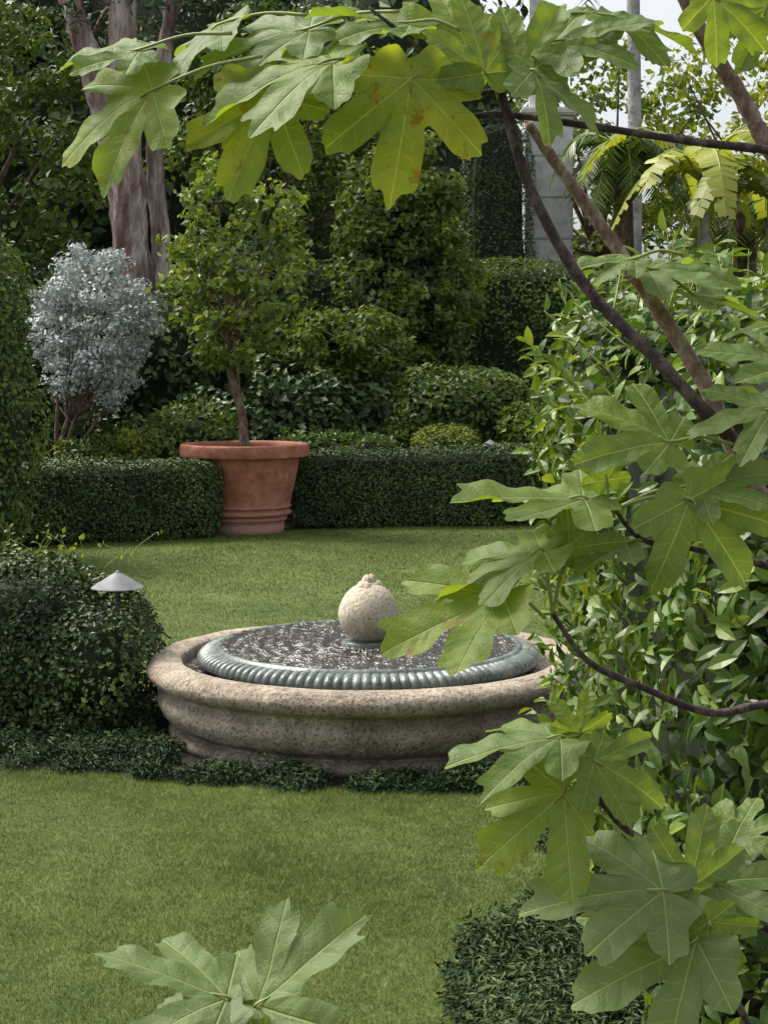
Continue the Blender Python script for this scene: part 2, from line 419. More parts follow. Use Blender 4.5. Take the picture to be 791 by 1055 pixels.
def inpoly(P, poly):
    x, y = P[:, 0], P[:, 1]; c = np.zeros(len(P), bool); n = len(poly); j = n - 1
    for i in range(n):
        xi, yi = poly[i]; xj, yj = poly[j]
        t = ((yi > y) != (yj > y)) & (x < (xj - xi) * (y - yi) / (yj - yi + 1e-12) + xi)
        c ^= t; j = i
    return c
def blades(n, x0, x1, y0, y1, h, w):
    P = np.stack([rng.uniform(x0, x1, n), rng.uniform(y0, y1, n), np.zeros(n)], -1)
    J = P + rng.normal(size=P.shape) * .025
    k = inpoly(P, lawn_far) & ~inpoly(J, bed); P = P[k]; n = len(P)
    a = rng.random(n) * 6.28; hh = h * (.6 + .7 * rng.random(n)) * (1 + .25 * nz(P, 3, 8)); ww = w * (.7 + .6 * rng.random(n))
    d = np.stack([np.cos(a), np.sin(a), np.zeros(n)], -1); ln = rng.normal(size=(n, 3)) * .6; ln[:, 2] = 1
    V = np.stack([P - d * ww[:, None] / 2, P + d * ww[:, None] / 2, P + ln * hh[:, None]], 1)
    return V.reshape(-1, 3), np.arange(n * 3).reshape(-1, 3), np.repeat(rng.random(n), 3)
Vs, Fs, As = [], [], []; off = 0
for args in ((270000, -2.0, .75, 4.4, 8.2, .015, .0026), (70000, -4.5, 1.9, 9.9, 13.5, .020, .005), (80000, -5.2, 3.4, 13.5, 19.6, .022, .008), (20000, -4, 4, 1.5, 4.4, .022, .004)):
    V, F, A = blades(*args); Vs.append(V); Fs.append(F + off); As.append(A); off += len(V)
add_obj("lawn_grass", np.vstack(Vs), np.vstack(Fs), [M_blade], attrs={"var": np.concatenate(As)})

# ------------------------------------------------------------------ fountain
FX, FY = -.08, 8.77
def rough_mod(amp):
    def f(R, Z, th):
        n, s = R.shape
        P = np.stack([R * np.cos(th), R * np.sin(th), Z], -1).reshape(-1, 3)
        d = (nz(P, 7, 5) * .6 + nz(P, 22, 6) * .4).reshape(n, s)
        return R + amp * d, Z + amp * .4 * d
    return f
wall = smooth_prof([(.80, .10), (.955, .14), (.96, .30), (.962, .375), (.985, .400), (1.05, .406), (1.11, .394), (1.142, .362), (1.143, .330), (1.12, .302),
                    (1.07, .284), (1.050, .262), (1.068, .240), (1.088, .215), (1.085, .17), (1.050, .115), (1.00, .085), (.992, .072), (1.02, .058), (1.035, .038), (1.03, .012), (1.0, -.02)], 4)
basin = lathe("basin_wall", wall, 220, M_stone, (0, 0, 0), rough_mod(.005))
def ripple_mod(amp, ctr):
    def f(R, Z, th):
        n, s = R.shape
        P = np.stack([R * np.cos(th), R * np.sin(th), Z * 0], -1).reshape(-1, 3)
        w1 = nz(P, 9, 41) * .5 + nz(P * np.array([1, 1.3, 1]), 24, 42) * .45 + nz(P, 50, 43) * .30
        rr = np.hypot(P[:, 0], P[:, 1])
        w1 = w1 + ctr * np.sin(rr * 78 + 1.6 * nz(P, 6, 44)) * np.exp(-rr * 1.5)
        return R, Z + amp * w1.reshape(n, s)
    return f
rr_ = np.linspace(.0, .97, 110)
floor = lathe("basin_water", [(q, .340) for q in rr_], 400, M_water, (0, 0, 0), ripple_mod(.006, .1))
NR = 118
def scallop(R, Z, th):
    b = np.abs(np.sin(NR * th / 2)) ** .55
    w = np.zeros_like(R); n = R.shape[0]
    for k in range(n):
        w[k] = math.sin(math.pi * min(1, max(0, k / (n - 1)))) ** .5
    return R - .015 * w * (1 - b), Z - .013 * w * (1 - b)
rimp = smooth_prof([(.855, .366), (.878, .374), (.887, .393), (.880, .416), (.855, .434), (.815, .445), (.797, .443)], 4)
gad = lathe("scalloped_rim", rimp, NR * 10, M_patina, (0, 0, 0), scallop)
lip = lathe("dish_lip", [(.7, .33), (.84, .345), (.845, .362), (.856, .366)], 96, M_patina)
lip2 = lathe("dish_inner_lip", smooth_prof([(.798, .443), (.785, .455), (.77, .456), (.76, .445), (.755, .42)], 3), 160, M_patina)
rr_ = np.linspace(.0, .768, 180)
dish = lathe("dish_water", [(q, .450) for q in rr_], 640, M_water, (0, 0, 0), ripple_mod(.0100, .8))
ringp = lathe("ball_plinth", smooth_prof([(0, .470), (.09, .470), (.13, .469), (.14, .460), (.145, .43)], 3), 64, M_patina)
bp = []
for k in range(33):
    a = math.pi * k / 32; zc = -math.cos(a); rr = math.sin(a)
    rr *= .158 * (1 - .07 * max(0, zc)); zz = .608 + zc * (.150 if zc < 0 else .162)
    bp.append((max(rr, 0), zz))
ball = lathe("stone_ball", bp, 96, M_ball, (0, 0, 0), rough_mod(.0022))
def knobmod(R, Z, th):
    return R * (1 + .13 * np.sin(th * 3 + 1) + .06 * np.sin(th * 7)), Z + .006 * np.sin(th * 2 + .4) * (R > .01)
knob = lathe("spout_cap", smooth_prof([(.066, .750), (.052, .770), (.038, .776), (.034, .786), (.026, .800), (.012, .807), (0, .808)], 3), 48, M_ball, (0, 0, 0), knobmod)
ft = group("garden_fountain", [basin, floor, gad, lip, lip2, dish, ringp, ball, knob]); ft.location = (FX, FY, 0)

# ------------------------------------------------------------------ terracotta pot and its tree
PX, PY = -1.56, 18.9
potp = smooth_prof([(.40, -.02), (.43, .0), (.445, .05), (.44, .10), (.455, .13), (.475, .15), (.47, .18), (.485, .19), (.515, .205), (.52, .235), (.49, .25), (.50, .27), (.525, .29),
                    (.51, .31), (.525, .40), (.57, .60), (.605, .78), (.615, .83), (.64, .840), (.70, .845), (.722, .86), (.725, .96), (.71, .985), (.66, .985), (.62, .97), (.60, .86), (.59, .84)], 3)
pot = lathe("pot_body", potp, 96, M_terra)
potsoil = lathe("pot_soil", [(0, .90), (.3, .90), (.612, .895)], 48, M_soil)
def limb_set(start, centres, k, r0, sag=.1):
    out = []
    idx = rng.choice(len(centres), min(k, len(centres)), replace=False)
    for i in idx:
        c = centres[i]; s = np.array(start); mid = s + (c - s) * .5 + np.array([rng.normal() * .1, rng.normal() * .1, -sag])
        out.append(([s, mid, c], [r0, r0 * .6, r0 * .2]))
    return out
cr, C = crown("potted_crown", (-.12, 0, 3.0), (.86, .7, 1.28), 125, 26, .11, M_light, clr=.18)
tr = [([(0, 0, .85), (-.03, 0, 1.3), (-.14, 0, 1.7), (-.2, .02, 2.1), (-.16, .02, 2.6), (-.1, 0, 3.3)], [.065, .05, .045, .042, .03, .012]),
      ([(-.03, 0, 1.3), (-.1, .05, 1.8), (-.05, .1, 2.4), (.15, .1, 2.9)], [.04, .032, .025, .01]),
      ([(-.2, .02, 2.1), (-.4, 0, 2.5), (-.55, 0, 2.9)], [.03, .02, .01])]
tr += limb_set((-.18, .02, 2.3), C, 26, .016)
trk = tubes("potted_trunk", tr, M_bark2, 8, 6, .04)
g = group("potted_tree", [pot, potsoil, cr, trk]); g.location = (PX, PY, 0)

# ------------------------------------------------------------------ hedges and shrubs
cloud("boxwood_hedge", [(-3.15, 17.95, .42, 1.45, .40, .43, .42)], 30000, .040, M_box, p=8, amp=.03, freq=3, depth=.07, gap=.3)
cloud("boxwood_hedge", [(.55, 19.72, .44, 1.75, .36, .46, .10)], 34000, .040, M_box, p=8, amp=.03, freq=3, depth=.07, gap=.3, seed=4)
cloud("clipped_laurel_hedge", [(-4.35, 16.4, 1.55, .95, .8, 1.78)], 15000, .07, M_mid, p=3.6, amp=.12, freq=2, seed=7)

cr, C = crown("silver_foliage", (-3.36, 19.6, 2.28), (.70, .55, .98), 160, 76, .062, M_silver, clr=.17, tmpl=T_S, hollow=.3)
st = [([(-3.9, 19.6, .3), (-3.75, 19.6, 1.0), (-3.45, 19.6, 1.9)], [.035, .03, .012]), ([(-3.85, 19.6, .3), (-3.6, 19.55, 1.2), (-3.2, 19.6, 2.1)], [.03, .025, .01]),
      ([(-3.8, 19.6, .3), (-3.8, 19.6, 1.3), (-3.7, 19.7, 2.2)], [.03, .025, .01]), ([(-3.85, 19.55, .3), (-3.5, 19.5, .95), (-3.0, 19.55, 1.7)], [.028, .02, .01])]
st += limb_set((-3.65, 19.6, 1.2), C, 26, .016)
group("silver_shrub", [cr, tubes("silver_stems", st, M_bark2, 6, 5, .03)])

cloud("camellia_shrub", [(-1.0, 21.0, 1.2, .8, .6, .65), (-.35, 21.4, 1.05, .65, .5, .62), (-1.9, 20.6, .95, .7, .5, .6)], 8500, .125, M_dark, amp=.16, freq=2.8, seed=2, spread=.75, gap=.55, depth=.22)
cr, C = crown("standard_crown", (-.42, 21.8, 2.12), (.82, .6, .50), 120, 44, .10, M_light, clr=.17, hollow=.2, up=.6)
tk = [([(.05, 21.7, 0), (.06, 21.7, 1.0), (.0, 21.8, 1.8)], [.07, .06, .05])] + limb_set((.0, 21.8, 1.7), C, 16, .02, -.05)
group("standard_tree", [cr, tubes("standard_trunk", tk, M_palebark, 10, 5, .03)])
cloud("clipped_dome_shrub", [(1.0, 21.3, 1.22, .93, .7, .60)], 10000, .085, M_mid, p=2.8, amp=.07, freq=2.8, seed=5, gap=.5)
cloud("golden_ball_shrub", [(.78, 20.6, .78, .46, .4, .36)], 8000, .042, M_yel, amp=.04, freq=3, seed=6, gap=.5)
cloud("leafy_shrub", [(2.0, 20.6, .95, .6, .4, .48)], 5000, .08, M_light, amp=.10, freq=3, seed=9, gap=.5, spread=.8)
cloud("low_mixed_shrubs", [(-3.3, 19.3, .72, .5, .4, .40), (-2.75, 19.4, .82, .45, .35, .36), (-2.2, 19.8, .9, .6, .4, .45), (-.9, 20.2, .82, .6, .35, .33), (-.2, 20.3, .78, .45, .3, .3), (.25, 20.9, .8, .35, .3, .42)],
      13000, .08, M_mid, amp=.12, freq=3, seed=21, spread=.85, gap=.5)
cloud("golden_sprig_shrub", [(-2.75, 19.15, .90, .26, .2, .27)], 1700, .075, M_yel, tmpl=T_N, amp=.08, freq=5, seed=22, core=False, spread=.9)
cloud("clipped_green_hedge", [(1.75, 25.5, 1.6, 1.25, .7, 1.85)], 20000, .07, M_mid, p=7, amp=.09, freq=2, seed=31, depth=.14)
cloud("clipped_green_hedge", [(-1.35, 25.2, 1.6, 1.5, .6, 1.78)], 15000, .07, M_mid, p=7, amp=.09, freq=2, seed=32, depth=.14)
cloud("cypress_hedge", [(1.85, 27.6, 2.9, .60, .5, 3.2)], 18000, .08, M_cypress, p=5, amp=.10, freq=2, tmpl=T_N, seed=33)
cr1 = cloud("ficus_inner_crown", [(.28, 23.8, 2.7, .95, .7, 1.2), (.3, 23.8, 3.6, .75, .6, 1.0), (.3, 23.8, 4.3, .5, .4, .75)], 9000, .11, M_dark, amp=.15, freq=2.4, seed=34, gap=.5, depth=.25)
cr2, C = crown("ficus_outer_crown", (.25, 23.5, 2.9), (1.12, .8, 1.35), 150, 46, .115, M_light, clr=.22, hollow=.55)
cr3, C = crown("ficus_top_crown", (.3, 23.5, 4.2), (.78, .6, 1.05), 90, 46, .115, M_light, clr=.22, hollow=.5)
group("pyramidal_ficus_tree", [cr1, cr2, cr3, tubes("ficus_trunk", [([(.3, 23.8, 0), (.3, 23.8, 2), (.3, 23.8, 4.5)], [.12, .1, .03])], M_palebark, 8, 5)])
cloud("camellia_shrub", [(-2.9, 22.4, 1.6, .9, .7, 1.3), (-1.9, 23.0, 2.3, .9, .7, 1.4), (-4.6, 21.5, 1.8, 1.0, .7, 1.6)], 14000, .13, M_dark, amp=.25, freq=2, seed=41, gap=.6, spread=.75)

# ------------------------------------------------------------------ large trees
cr, C = crown("eucalyptus_crown", (-4.0, 24.6, 8.9), (4.0, 2.6, 2.3), 120, 50, .18, M_dark, clr=.5, tmpl=T_N)
tk = [([(-3.45, 24, -.1), (-3.5, 24, 2), (-3.62, 24, 4), (-3.72, 24, 6), (-3.7, 24, 8.4)], [.36, .28, .24, .21, .14]),
      ([(-3.45, 24.1, 1.5), (-3.75, 24.1, 4.2), (-4.15, 24, 6), (-4.65, 24, 7.6), (-5.2, 24, 9)], [.26, .18, .17, .15, .07]),
      ([(-3.3, 24.2, 1.0), (-3.2, 24.3, 3.2), (-3.3, 24.3, 5.2), (-3.0, 24.3, 7.4)], [.20, .14, .12, .1])]
tk += limb_set((-3.8, 24, 7.0), C, 22, .06, -.2)
group("eucalyptus_tree", [cr, tubes("eucalyptus_trunk", tk, M_bark, 16, 14, .06)])

def tree(name, base, c, r, ncl, per, size, mat, clr, tr=.15, tmpl=T_S, bark=M_bark2):
    cr, C = crown(name + "_crown", c, r, ncl, per, size, mat, clr=clr, tmpl=tmpl)
    tk = [([base, (np.array(base) + np.array(c)) / 2 + np.array([.15, 0, 0]), c], [tr, tr * .8, tr * .4])] + limb_set(tuple(np.array(base) * .35 + np.array(c) * .65), C, 22, tr * .35)
    return group(name, [cr, tubes(name + "_trunk", tk, bark, 8, 5, .03)])
tree("olive_tree", (-1.6, 27, 0), (-1.6, 27, 5.6), (1.9, 1.4, 2.0), 140, 60, .15, M_mid, .42, tmpl=T_S)
tree("oak_tree", (-6.6, 26, 0), (-6.4, 26, 5.0), (2.3, 1.6, 3.2), 200, 55, .15, M_mid, .45)
tree("jacaranda_tree", (8.5, 34, 0), (8.0, 34, 6.0), (3.4, 2.2, 2.3), 110, 50, .19, M_yel, .6)
tree("jacaranda_tree", (4.5, 36, 0), (4.6, 36, 6.4), (2.6, 2.2, 2.4), 80, 50, .19, M_light, .55)
cloud("background_trees", [(-10, 33, 4, 5, 3, 6), (-4.5, 35, 5, 4.5, 3, 6.5), (.2, 33, 4.5, 3.2, 2, 6.5), (-13, 26, 4, 4, 4, 6), (6, 40, 1.8, 7, 3, 3.4), (14, 34, 3, 4, 3, 5)], 50000, .28, M_dark, amp=.5, freq=.7, depth=.6, gap=.6, seed=51, corek=.7)
cloud("background_shrubs", [(4.2, 29.5, 1.6, 2.0, 1, 1.9), (7, 28, 1.5, 2, 1, 2.0), (3.5, 24, 1.0, 1.2, .7, 1.5)], 16000, .15, M_mid, amp=.25, freq=1.5, seed=52, gap=.5)

def box(name, x0, x1, y0, y1, z0, z1, mat, bev=.02):
    import bmesh
    me = bpy.data.meshes.new(name); bm = bmesh.new()
    vs = [bm.verts.new(c) for c in [(x0, y0, z0), (x1, y0, z0), (x1, y1, z0), (x0, y1, z0), (x0, y0, z1), (x1, y0, z1), (x1, y1, z1), (x0, y1, z1)]]
    for f in ((3, 2, 1, 0), (4, 5, 6, 7), (0, 1, 5, 4), (1, 2, 6, 5), (2, 3, 7, 6), (3, 0, 4, 7)): bm.faces.new([vs[i] for i in f])
    bmesh.ops.bevel(bm, geom=bm.edges[:], offset=bev, segments=2, affect='EDGES')
    bm.to_mesh(me); bm.free(); me.materials.append(mat)
    o = bpy.data.objects.new(name, me); COL.objects.link(o); return o
parts = [box("column_base", 2.2, 3.2, 27.5, 28.5, -.05, .5, M_column, .04)]
for k in range(8):
    parts.append(box("column_block_%d" % k, 2.32, 3.10, 27.61, 28.39, .5 + k * .68, .5 + k * .68 + .675, M_column, .025))
parts.append(box("column_cap", 2.24, 3.18, 27.53, 28.47, 5.94, 6.06, M_column, .03))
parts.append(box("column_shaft", 2.40, 2.62, 27.8, 28.02, 6.06, 8.2, M_column, .03))
group("stone_column", parts)

def frond(base, az, L, rise, droop, nl, ll, wid):
    d = np.array([math.cos(az), math.sin(az), 0]); side = np.array([-d[1], d[0], 0])
    t = np.linspace(0, 1, 14); R = base + d * (L * t)[:, None] * (1 - .25 * t[:, None]) + np.array([0, 0, 1]) * (rise * L * t - droop * L * t ** 2.2)[:, None]
    V, F, off = [], [], 0
    for s in (-1, 1):
        for k in range(nl):
            u = .12 + .88 * k / nl; p = np.array([np.interp(u, t, R[:, i]) for i in range(3)]); q = np.array([np.interp(min(1, u + .05), t, R[:, i]) for i in range(3)])
            tg = (q - p) / (np.linalg.norm(q - p) + 1e-6)
            l = ll * math.sin(math.pi * (.12 + .8 * u)) ** .6
            dirn = nrm(side * s * .85 + tg * .6 + np.array([0, 0, -.35 + rng.normal() * .15]))
            w = tg * wid
            V += [p - w, p + w, p + dirn * l]; F.append([off, off + 1, off + 2]); off += 3
    return np.array(V), np.array(F), R
def palm(name, base, h, nf, L, ll, mat, trunk_r, bark, nl=34, rise=.75, droop=.9, wid=.025):
    Vs, Fs, off, rib = [], [], 0, []
    top = np.array([base[0], base[1], h])
    for k in range(nf):
        az = k * 2.4 + rng.random() * .3; el = (k / nf)
        V, F, R = frond(top, az, L * (.8 + .3 * rng.random()), rise * (1.2 - 1.1 * el), droop, nl, ll, wid)
        Vs.append(V); Fs.append(F + off); off += len(V); rib.append((R[::3], [.03, .025, .02, .012, .006][:len(R[::3])]))
    cv = add_obj(name + "_leaflets", np.vstack(Vs), np.vstack(Fs), [mat], attrs={"var": np.repeat(rng.random(off // 3), 3)})
    return group(name, [cv, tubes(name + "_ribs", rib, M_pet, 5, 2), tubes(name + "_trunk", [([base, ((base[0] + .04), base[1], h / 2), top], [trunk_r * 1.25, trunk_r, trunk_r * .9])], bark, 12, 14, .02)])
palm("tall_palm", (4.42, 30, 0), 10.5, 22, 2.6, .7, M_mid, .125, M_palebark)
palm("date_palm", (3.75, 26.5, 0), 5.2, 22, 1.5, .45, M_mid, .16, M_bark2, nl=40)
palm("date_palm", (5.9, 27.5, 0), 4.3, 22, 1.7, .5, M_light, .16, M_bark2, nl=40)

def banana(name, base, h, n, L):
    Vs, Fs, va, off, ribs = [], [], [], 0, []
    top = np.array([base[0], base[1], h])
    for k in range(n):
        az = k * 2.4 + .5; d = np.array([math.cos(az), math.sin(az), 0]); side = np.array([-d[1], d[0], 0])
        l = L * (.75 + .4 * rng.random()); up = .9 - .5 * (k / n); S = 26
        t = np.linspace(0, 1, S); R = top + d * (l * (t * .75))[:, None] + np.array([0, 0, 1]) * (l * (up * 1.3 * t - 1.05 * t ** 2.3))[:, None]
        ribs.append((R[::6], [.035, .028, .02, .012, .006][:len(R[::6])]))
        v0 = .3 + .7 * rng.random()
        for s in (-1, 1):
            for i in range(3, S - 1):
                w = .27 * math.sin(math.pi * min(1, (i - 2) / (S - 2)) ** .8) ** .6 + .02
                dr = side * s * w + np.array([0, 0, -.35 * w + rng.normal() * .035])
                g = .04 * rng.random()
                a, b = R[i], R[i + 1]
                Vs += [a, b, b + dr - (b - a) * g * 8, a + dr]; Fs.append([off, off + 1, off + 2, off + 3]); off += 4
                va += [np.clip(v0 + rng.normal() * .08, 0, 1)] * 4
    lv = add_obj(name + "_leaves", np.array(Vs), np.array(Fs), [M_yel], attrs={"var": va})
    stem = [([base, (base[0] + .05, base[1], h * .6), top], [.16, .13, .07]), ([top, top + np.array([.35, -.25, .1]), top + np.array([.5, -.35, -.5])], [.03, .025, .02])]
    fl = lathe(name + "_flower", smooth_prof([(0, -.32), (.05, -.22), (.085, -.1), (.07, 0), (.02, .06), (0, .07)], 3), 16, M_bark2, tuple(top + np.array([.5, -.35, -.55])))
    return group(name, [lv, tubes(name + "_ribs", ribs, M_pet, 5, 2), tubes(name + "_stem", stem, M_palebark, 10, 6), fl])
banana("banana_plant", (4.75, 25.2, 0), 4.6, 11, 2.2)
banana("banana_plant", (5.75, 25.0, 0), 4.3, 10, 2.0)

# ------------------------------------------------------------------ near left bush
cloud("round_privet_bush", [(-2.05, 8.95, .40, .60, .5, .54), (-1.60, 8.87, .33, .47, .44, .42), (-2.5, 9.1, .42, .6, .5, .52)], 34000, .036, M_box, p=2.6, amp=.045, freq=3.5, depth=.08, gap=.25, tmpl=T_S, seed=61, back=.9, corek=.15)
sp = []
for k in range(18):
    x = -1.95 + rng.normal() * .28; y = 8.8 + rng.normal() * .15; z = .85
    sp.append(([(x, y, z), (x + rng.normal() * .03, y, z + .08), (x + rng.normal() * .05, y, z + .12 + .08 * rng.random())], [.0022, .0016, .001]))
PP = np.array([s[0][j] for s in sp for j in (1, 1, 2, 2)]); PP = PP + rng.normal(size=PP.shape) * .012; V, F = leaves(PP, rng.normal(size=PP.shape), .035, T_S, .5, .3)
group("bush_shoots", [tubes("shoot_stems", sp, M_pet, 5, 3), add_obj("shoot_leaves", V, F, [M_yel], attrs={"var": np.full(len(V), .4)})])

def path_lamp(x, y, ztop, r):
    shade = lathe("lamp_shade", smooth_prof([(r * .80, ztop - r * .72), (r, ztop - r * .70), (r * 1.0, ztop - r * .66), (r * .62, ztop - r * .42), (r * .25, ztop - r * .18), (r * .10, ztop - r * .10), (r * .09, ztop - .01), (0, ztop)], 3), 40, M_lamp)
    post = lathe("lamp_post", [(.045, 0), (.045, .02), (.014, .03), (.014, ztop - r * .5), (0, ztop - r * .5)], 16, M_lamp)
    under = lathe("lamp_socket", [(r * .8, ztop - r * .72), (r * .3, ztop - r * .6), (.03, ztop - r * .55), (.03, ztop - r * .9), (0, ztop - r * .9)], 24, M_lamp)
    g = group("path_lamp", [shade, post, under]); g.location = (x, y, 0)
path_lamp(-1.39, 8.80, .83, .135)
path_lamp(1.28, 20.3, .97, .11)

# ------------------------------------------------------------------ ground cover
def cover(name, polys, hgt, size, rad, seed, per):
    Cs = []
    for x0, x1, y0, y1, ncl in polys:
        Q = np.stack([rng.uniform(x0, x1, ncl), rng.uniform(y0, y1, ncl)], -1); Cs.append(Q)
    Q = np.vstack(Cs); P3 = np.hstack([Q, np.zeros((len(Q), 1))])
    ok = inpoly(P3, bed) & (np.hypot(Q[:, 0] - FX, Q[:, 1] - FY) > 1.10)
    Q = Q[ok]; k = np.repeat(np.arange(len(Q)), per)
    d = nrm(rng.normal(size=(len(k), 3))); d[:, 2] = np.abs(d[:, 2])
    rr = rad * (.4 + 1.2 * rng.random(len(Q)))[k] * rng.random(len(k)) ** .35
    P = np.zeros((len(k), 3)); P[:, :2] = Q[k] + d[:, :2] * rr[:, None]; hs = (.3 + 1.4 * rng.random(len(Q)))[k]
    P[:, 2] = .01 + d[:, 2] * (rr / rad) * hgt * hs
    V, F = leaves(P, d, size, T_N, .5, .5, d + np.array([0, 0, .3]))
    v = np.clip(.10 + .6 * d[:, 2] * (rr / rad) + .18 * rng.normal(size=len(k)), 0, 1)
    return add_obj(name, V, F, [M_cover], attrs={"var": np.repeat(v, 4)})
cover("juniper_groundcover", [(-1.3, .62, 7.5, 7.78, 150), (-3.2, -1.0, 7.9, 8.6, 150), (-3, -1.0, 8.4, 9.6, 80), (.3, 1.2, 7.3, 9.5, 80)], .058, .034, .085, 3, 260)
cover("juniper_groundcover", [(.24, .50, 4.5, 5.75, 70), (.45, .9, 4.6, 5.5, 36), (.5, .95, 5.4, 7.6, 60)], .085, .034, .11, 4, 480)

# ------------------------------------------------------------------ big right hedge
cloud("laurel_hedge", [(1.90, 5.95, 1.04, 1.22, 1.45, 1.14), (1.62, 4.75, .70, .85, .5, .80), (1.07, 6.5, 1.75, .42, .6, .42)], 27000, .076, M_gloss, p=4.5, amp=.10, freq=2.6, depth=.22, tmpl=T_H,
      spread=.5, up=.25, gap=.55, corek=.22, tdir=np.array([-.2, -.2, -.1]), seed=71, back=.6)
PP = []; ND = []; stems = []
for k in range(150):
    if rng.random() < .7:
        x = rng.uniform(.75, 2.4); y = rng.uniform(4.9, 7.1); z = 2.14; d = np.array([rng.normal() * .3, rng.normal() * .3, 1.0])
    else:
        x = .70; y = rng.uniform(4.7, 7.1); z = rng.uniform(.3, 2.0); d = np.array([-.8, rng.normal() * .4, .7])
    b = np.array([x, y, z]); L = rng.uniform(.08, .20); d = d / np.linalg.norm(d)
    stems.append(([b - d * .06, b + d * L * .5, b + d * L], [.004, .003, .0015]))
    for j in range(6):
        a = rng.random() * 6.28; PP.append(b + d * L * (.2 + .8 * j / 5)); ND.append(nrm(np.array([math.cos(a), math.sin(a), .4])) + d * .9)
PP = np.array(PP); ND = np.array(ND)
V, F = leaves(PP, np.array([0, -.2, .6]) + rng.normal(size=PP.shape) * .3, .075, T_H, .3, .2, ND)
v = np.clip(.74 + .15 * rng.normal(size=len(PP)), 0, 1)
group("hedge_shoots", [tubes("shoot_stems", stems, M_pet, 5, 3), add_obj("shoot_leaves", V, F, [M_gloss], attrs={"var": np.repeat(v, len(T_H[0]))})])

# ------------------------------------------------------------------ foreground fig tree
FV, FF, FA = [], [], []; foff = 0
pets = []
def figleaf(x, y, z, ang, L, tilt=0.0, nh=(0, -.6, .8), var=.4, droop=.25, pet=None, seed=None):
    global foff
    NA, NRr = 320, 16
    th = np.linspace(-np.pi, np.pi, NA)
    jl = rng.normal(size=8) * .06
    lob = [(0 + jl[0], 1.0, .36 + .4 * jl[6]), (.80 + jl[1], .86 + jl[3], .345 + .4 * jl[7]), (-.80 + jl[2], .86 + jl[4], .345 - .4 * jl[7]), (1.56 + jl[3], .58 + jl[5], .40), (-1.56 + jl[4], .58 + jl[1], .40)]
    at = np.abs(th)
    base = np.interp(at, [0, .42, 1.2, 2.1, 2.7, np.pi], [.43, .385 + jl[5] * .7, .34, .34, .29, .04])
    r = base.copy(); besti = np.zeros(NA, int); bd = np.full(NA, 9.)
    for i, (c, l, w) in enumerate(lob):
        u = np.abs((th - c) / w)
        s = np.clip(1 - u ** 1.6, 0, None) ** .55
        s = s * (1 - .12 * np.exp(-((u - .30) / .09) ** 2)) + .07 * np.exp(-((u - .55) / .12) ** 2) - .05 * np.exp(-((u - .80) / .07) ** 2)
        r = np.maximum(r, base + (l - base) * s)
        dd = np.abs(th - c); k = dd < bd; bd[k] = dd[k]; besti[k] = i
    r = np.convolve(np.concatenate([r[-3:], r, r[:3]]), np.array([1, 2, 3, 4, 3, 2, 1]) / 16, 'valid')
    ph = rng.random() * 6
    out_ = np.clip((r - .42) * 3, 0, 1)
    r = r * (1 + out_ * (.024 * np.sin(th * 29 + ph) + .018 * np.sin(th * 47 + ph * 2)) + .02 * np.sin(th * 9 + ph * 3))
    rho = np.linspace(0, 1, NRr) ** .9
    Rr = rho[:, None] * r[None]; Th = th[None] * np.ones((NRr, 1))
    lc = np.array([q[0] for q in lob])[besti][None]
    S = Rr * np.cos(Th - lc); Tt = Rr * np.sin(Th - lc)
    X = Rr * np.sin(Th); Y = Rr * np.cos(Th)
    lz = (rng.normal(size=5) * .14)[besti][None]; tw = (rng.normal(size=5) * .38)[besti][None]
    ripple = .03 * np.sin(Th * 4 + ph) * Rr + .030 * np.sin(Th * 13 + ph * 3) * Rr ** 2
    wgt = np.clip(Rr - .25, 0, 1)
    Z = -droop * Rr ** 2 + .28 * np.abs(Tt) * (.3 + Rr) - .02 + ripple + wgt * (lz + tw * Tt) + .04 * np.sin(S * 18 + ph) * np.abs(Tt) * 3
    a = math.radians(ang); e = tilt
    T = np.array([math.cos(a) * math.cos(e), math.sin(e), math.sin(a) * math.cos(e)])
    N = np.array(nh, float) + rng.normal(size=3) * .10; N = N - N.dot(T) * T; N /= np.linalg.norm(N)
    B = np.cross(T, N)
    J = np.array([x, y, z])
    V = J + L * (X[..., None] * B + Y[..., None] * T + Z[..., None] * N)
    V = V.reshape(-1, 3)
    i = np.arange(NRr - 1)[:, None] * NA; j = np.arange(NA - 1)[None]
    F = np.stack([i + j, i + j + 1, i + NA + j + 1, i + NA + j], -1).reshape(-1, 4)
    FV.append(V); FF.append(F + foff); foff += len(V)
    FA.append(np.stack([S, Tt, np.full_like(S, var)], -1).reshape(-1, 3))
    if pet is not None:
        p0 = np.array(pet); mid = (p0 + J) / 2 + np.array([0, 0, .008])
        pets.append(([p0, mid, J, J + L * .12 * T - N * L * .02], [.0028, .0022, .0020, .0012]))

U = (0, -.46, .87); Fc = (0, -.95, .3); LF = (-.35, -.75, .55); RT = (.3, -.7, .6)
# upper canopy
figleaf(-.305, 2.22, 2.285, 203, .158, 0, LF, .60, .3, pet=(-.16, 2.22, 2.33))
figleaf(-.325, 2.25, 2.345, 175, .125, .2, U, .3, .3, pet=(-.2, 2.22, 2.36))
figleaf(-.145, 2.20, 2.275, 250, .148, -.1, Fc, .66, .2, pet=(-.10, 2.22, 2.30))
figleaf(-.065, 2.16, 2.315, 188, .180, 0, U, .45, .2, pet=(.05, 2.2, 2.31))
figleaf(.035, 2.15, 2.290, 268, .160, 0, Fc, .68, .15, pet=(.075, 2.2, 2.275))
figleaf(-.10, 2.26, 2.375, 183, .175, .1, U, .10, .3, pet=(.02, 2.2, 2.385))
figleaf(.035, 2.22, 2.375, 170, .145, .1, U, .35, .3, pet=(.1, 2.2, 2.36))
figleaf(-.22, 2.3, 2.39, 200, .155, .1, U, .3, .3, pet=(-.1, 2.25, 2.39))
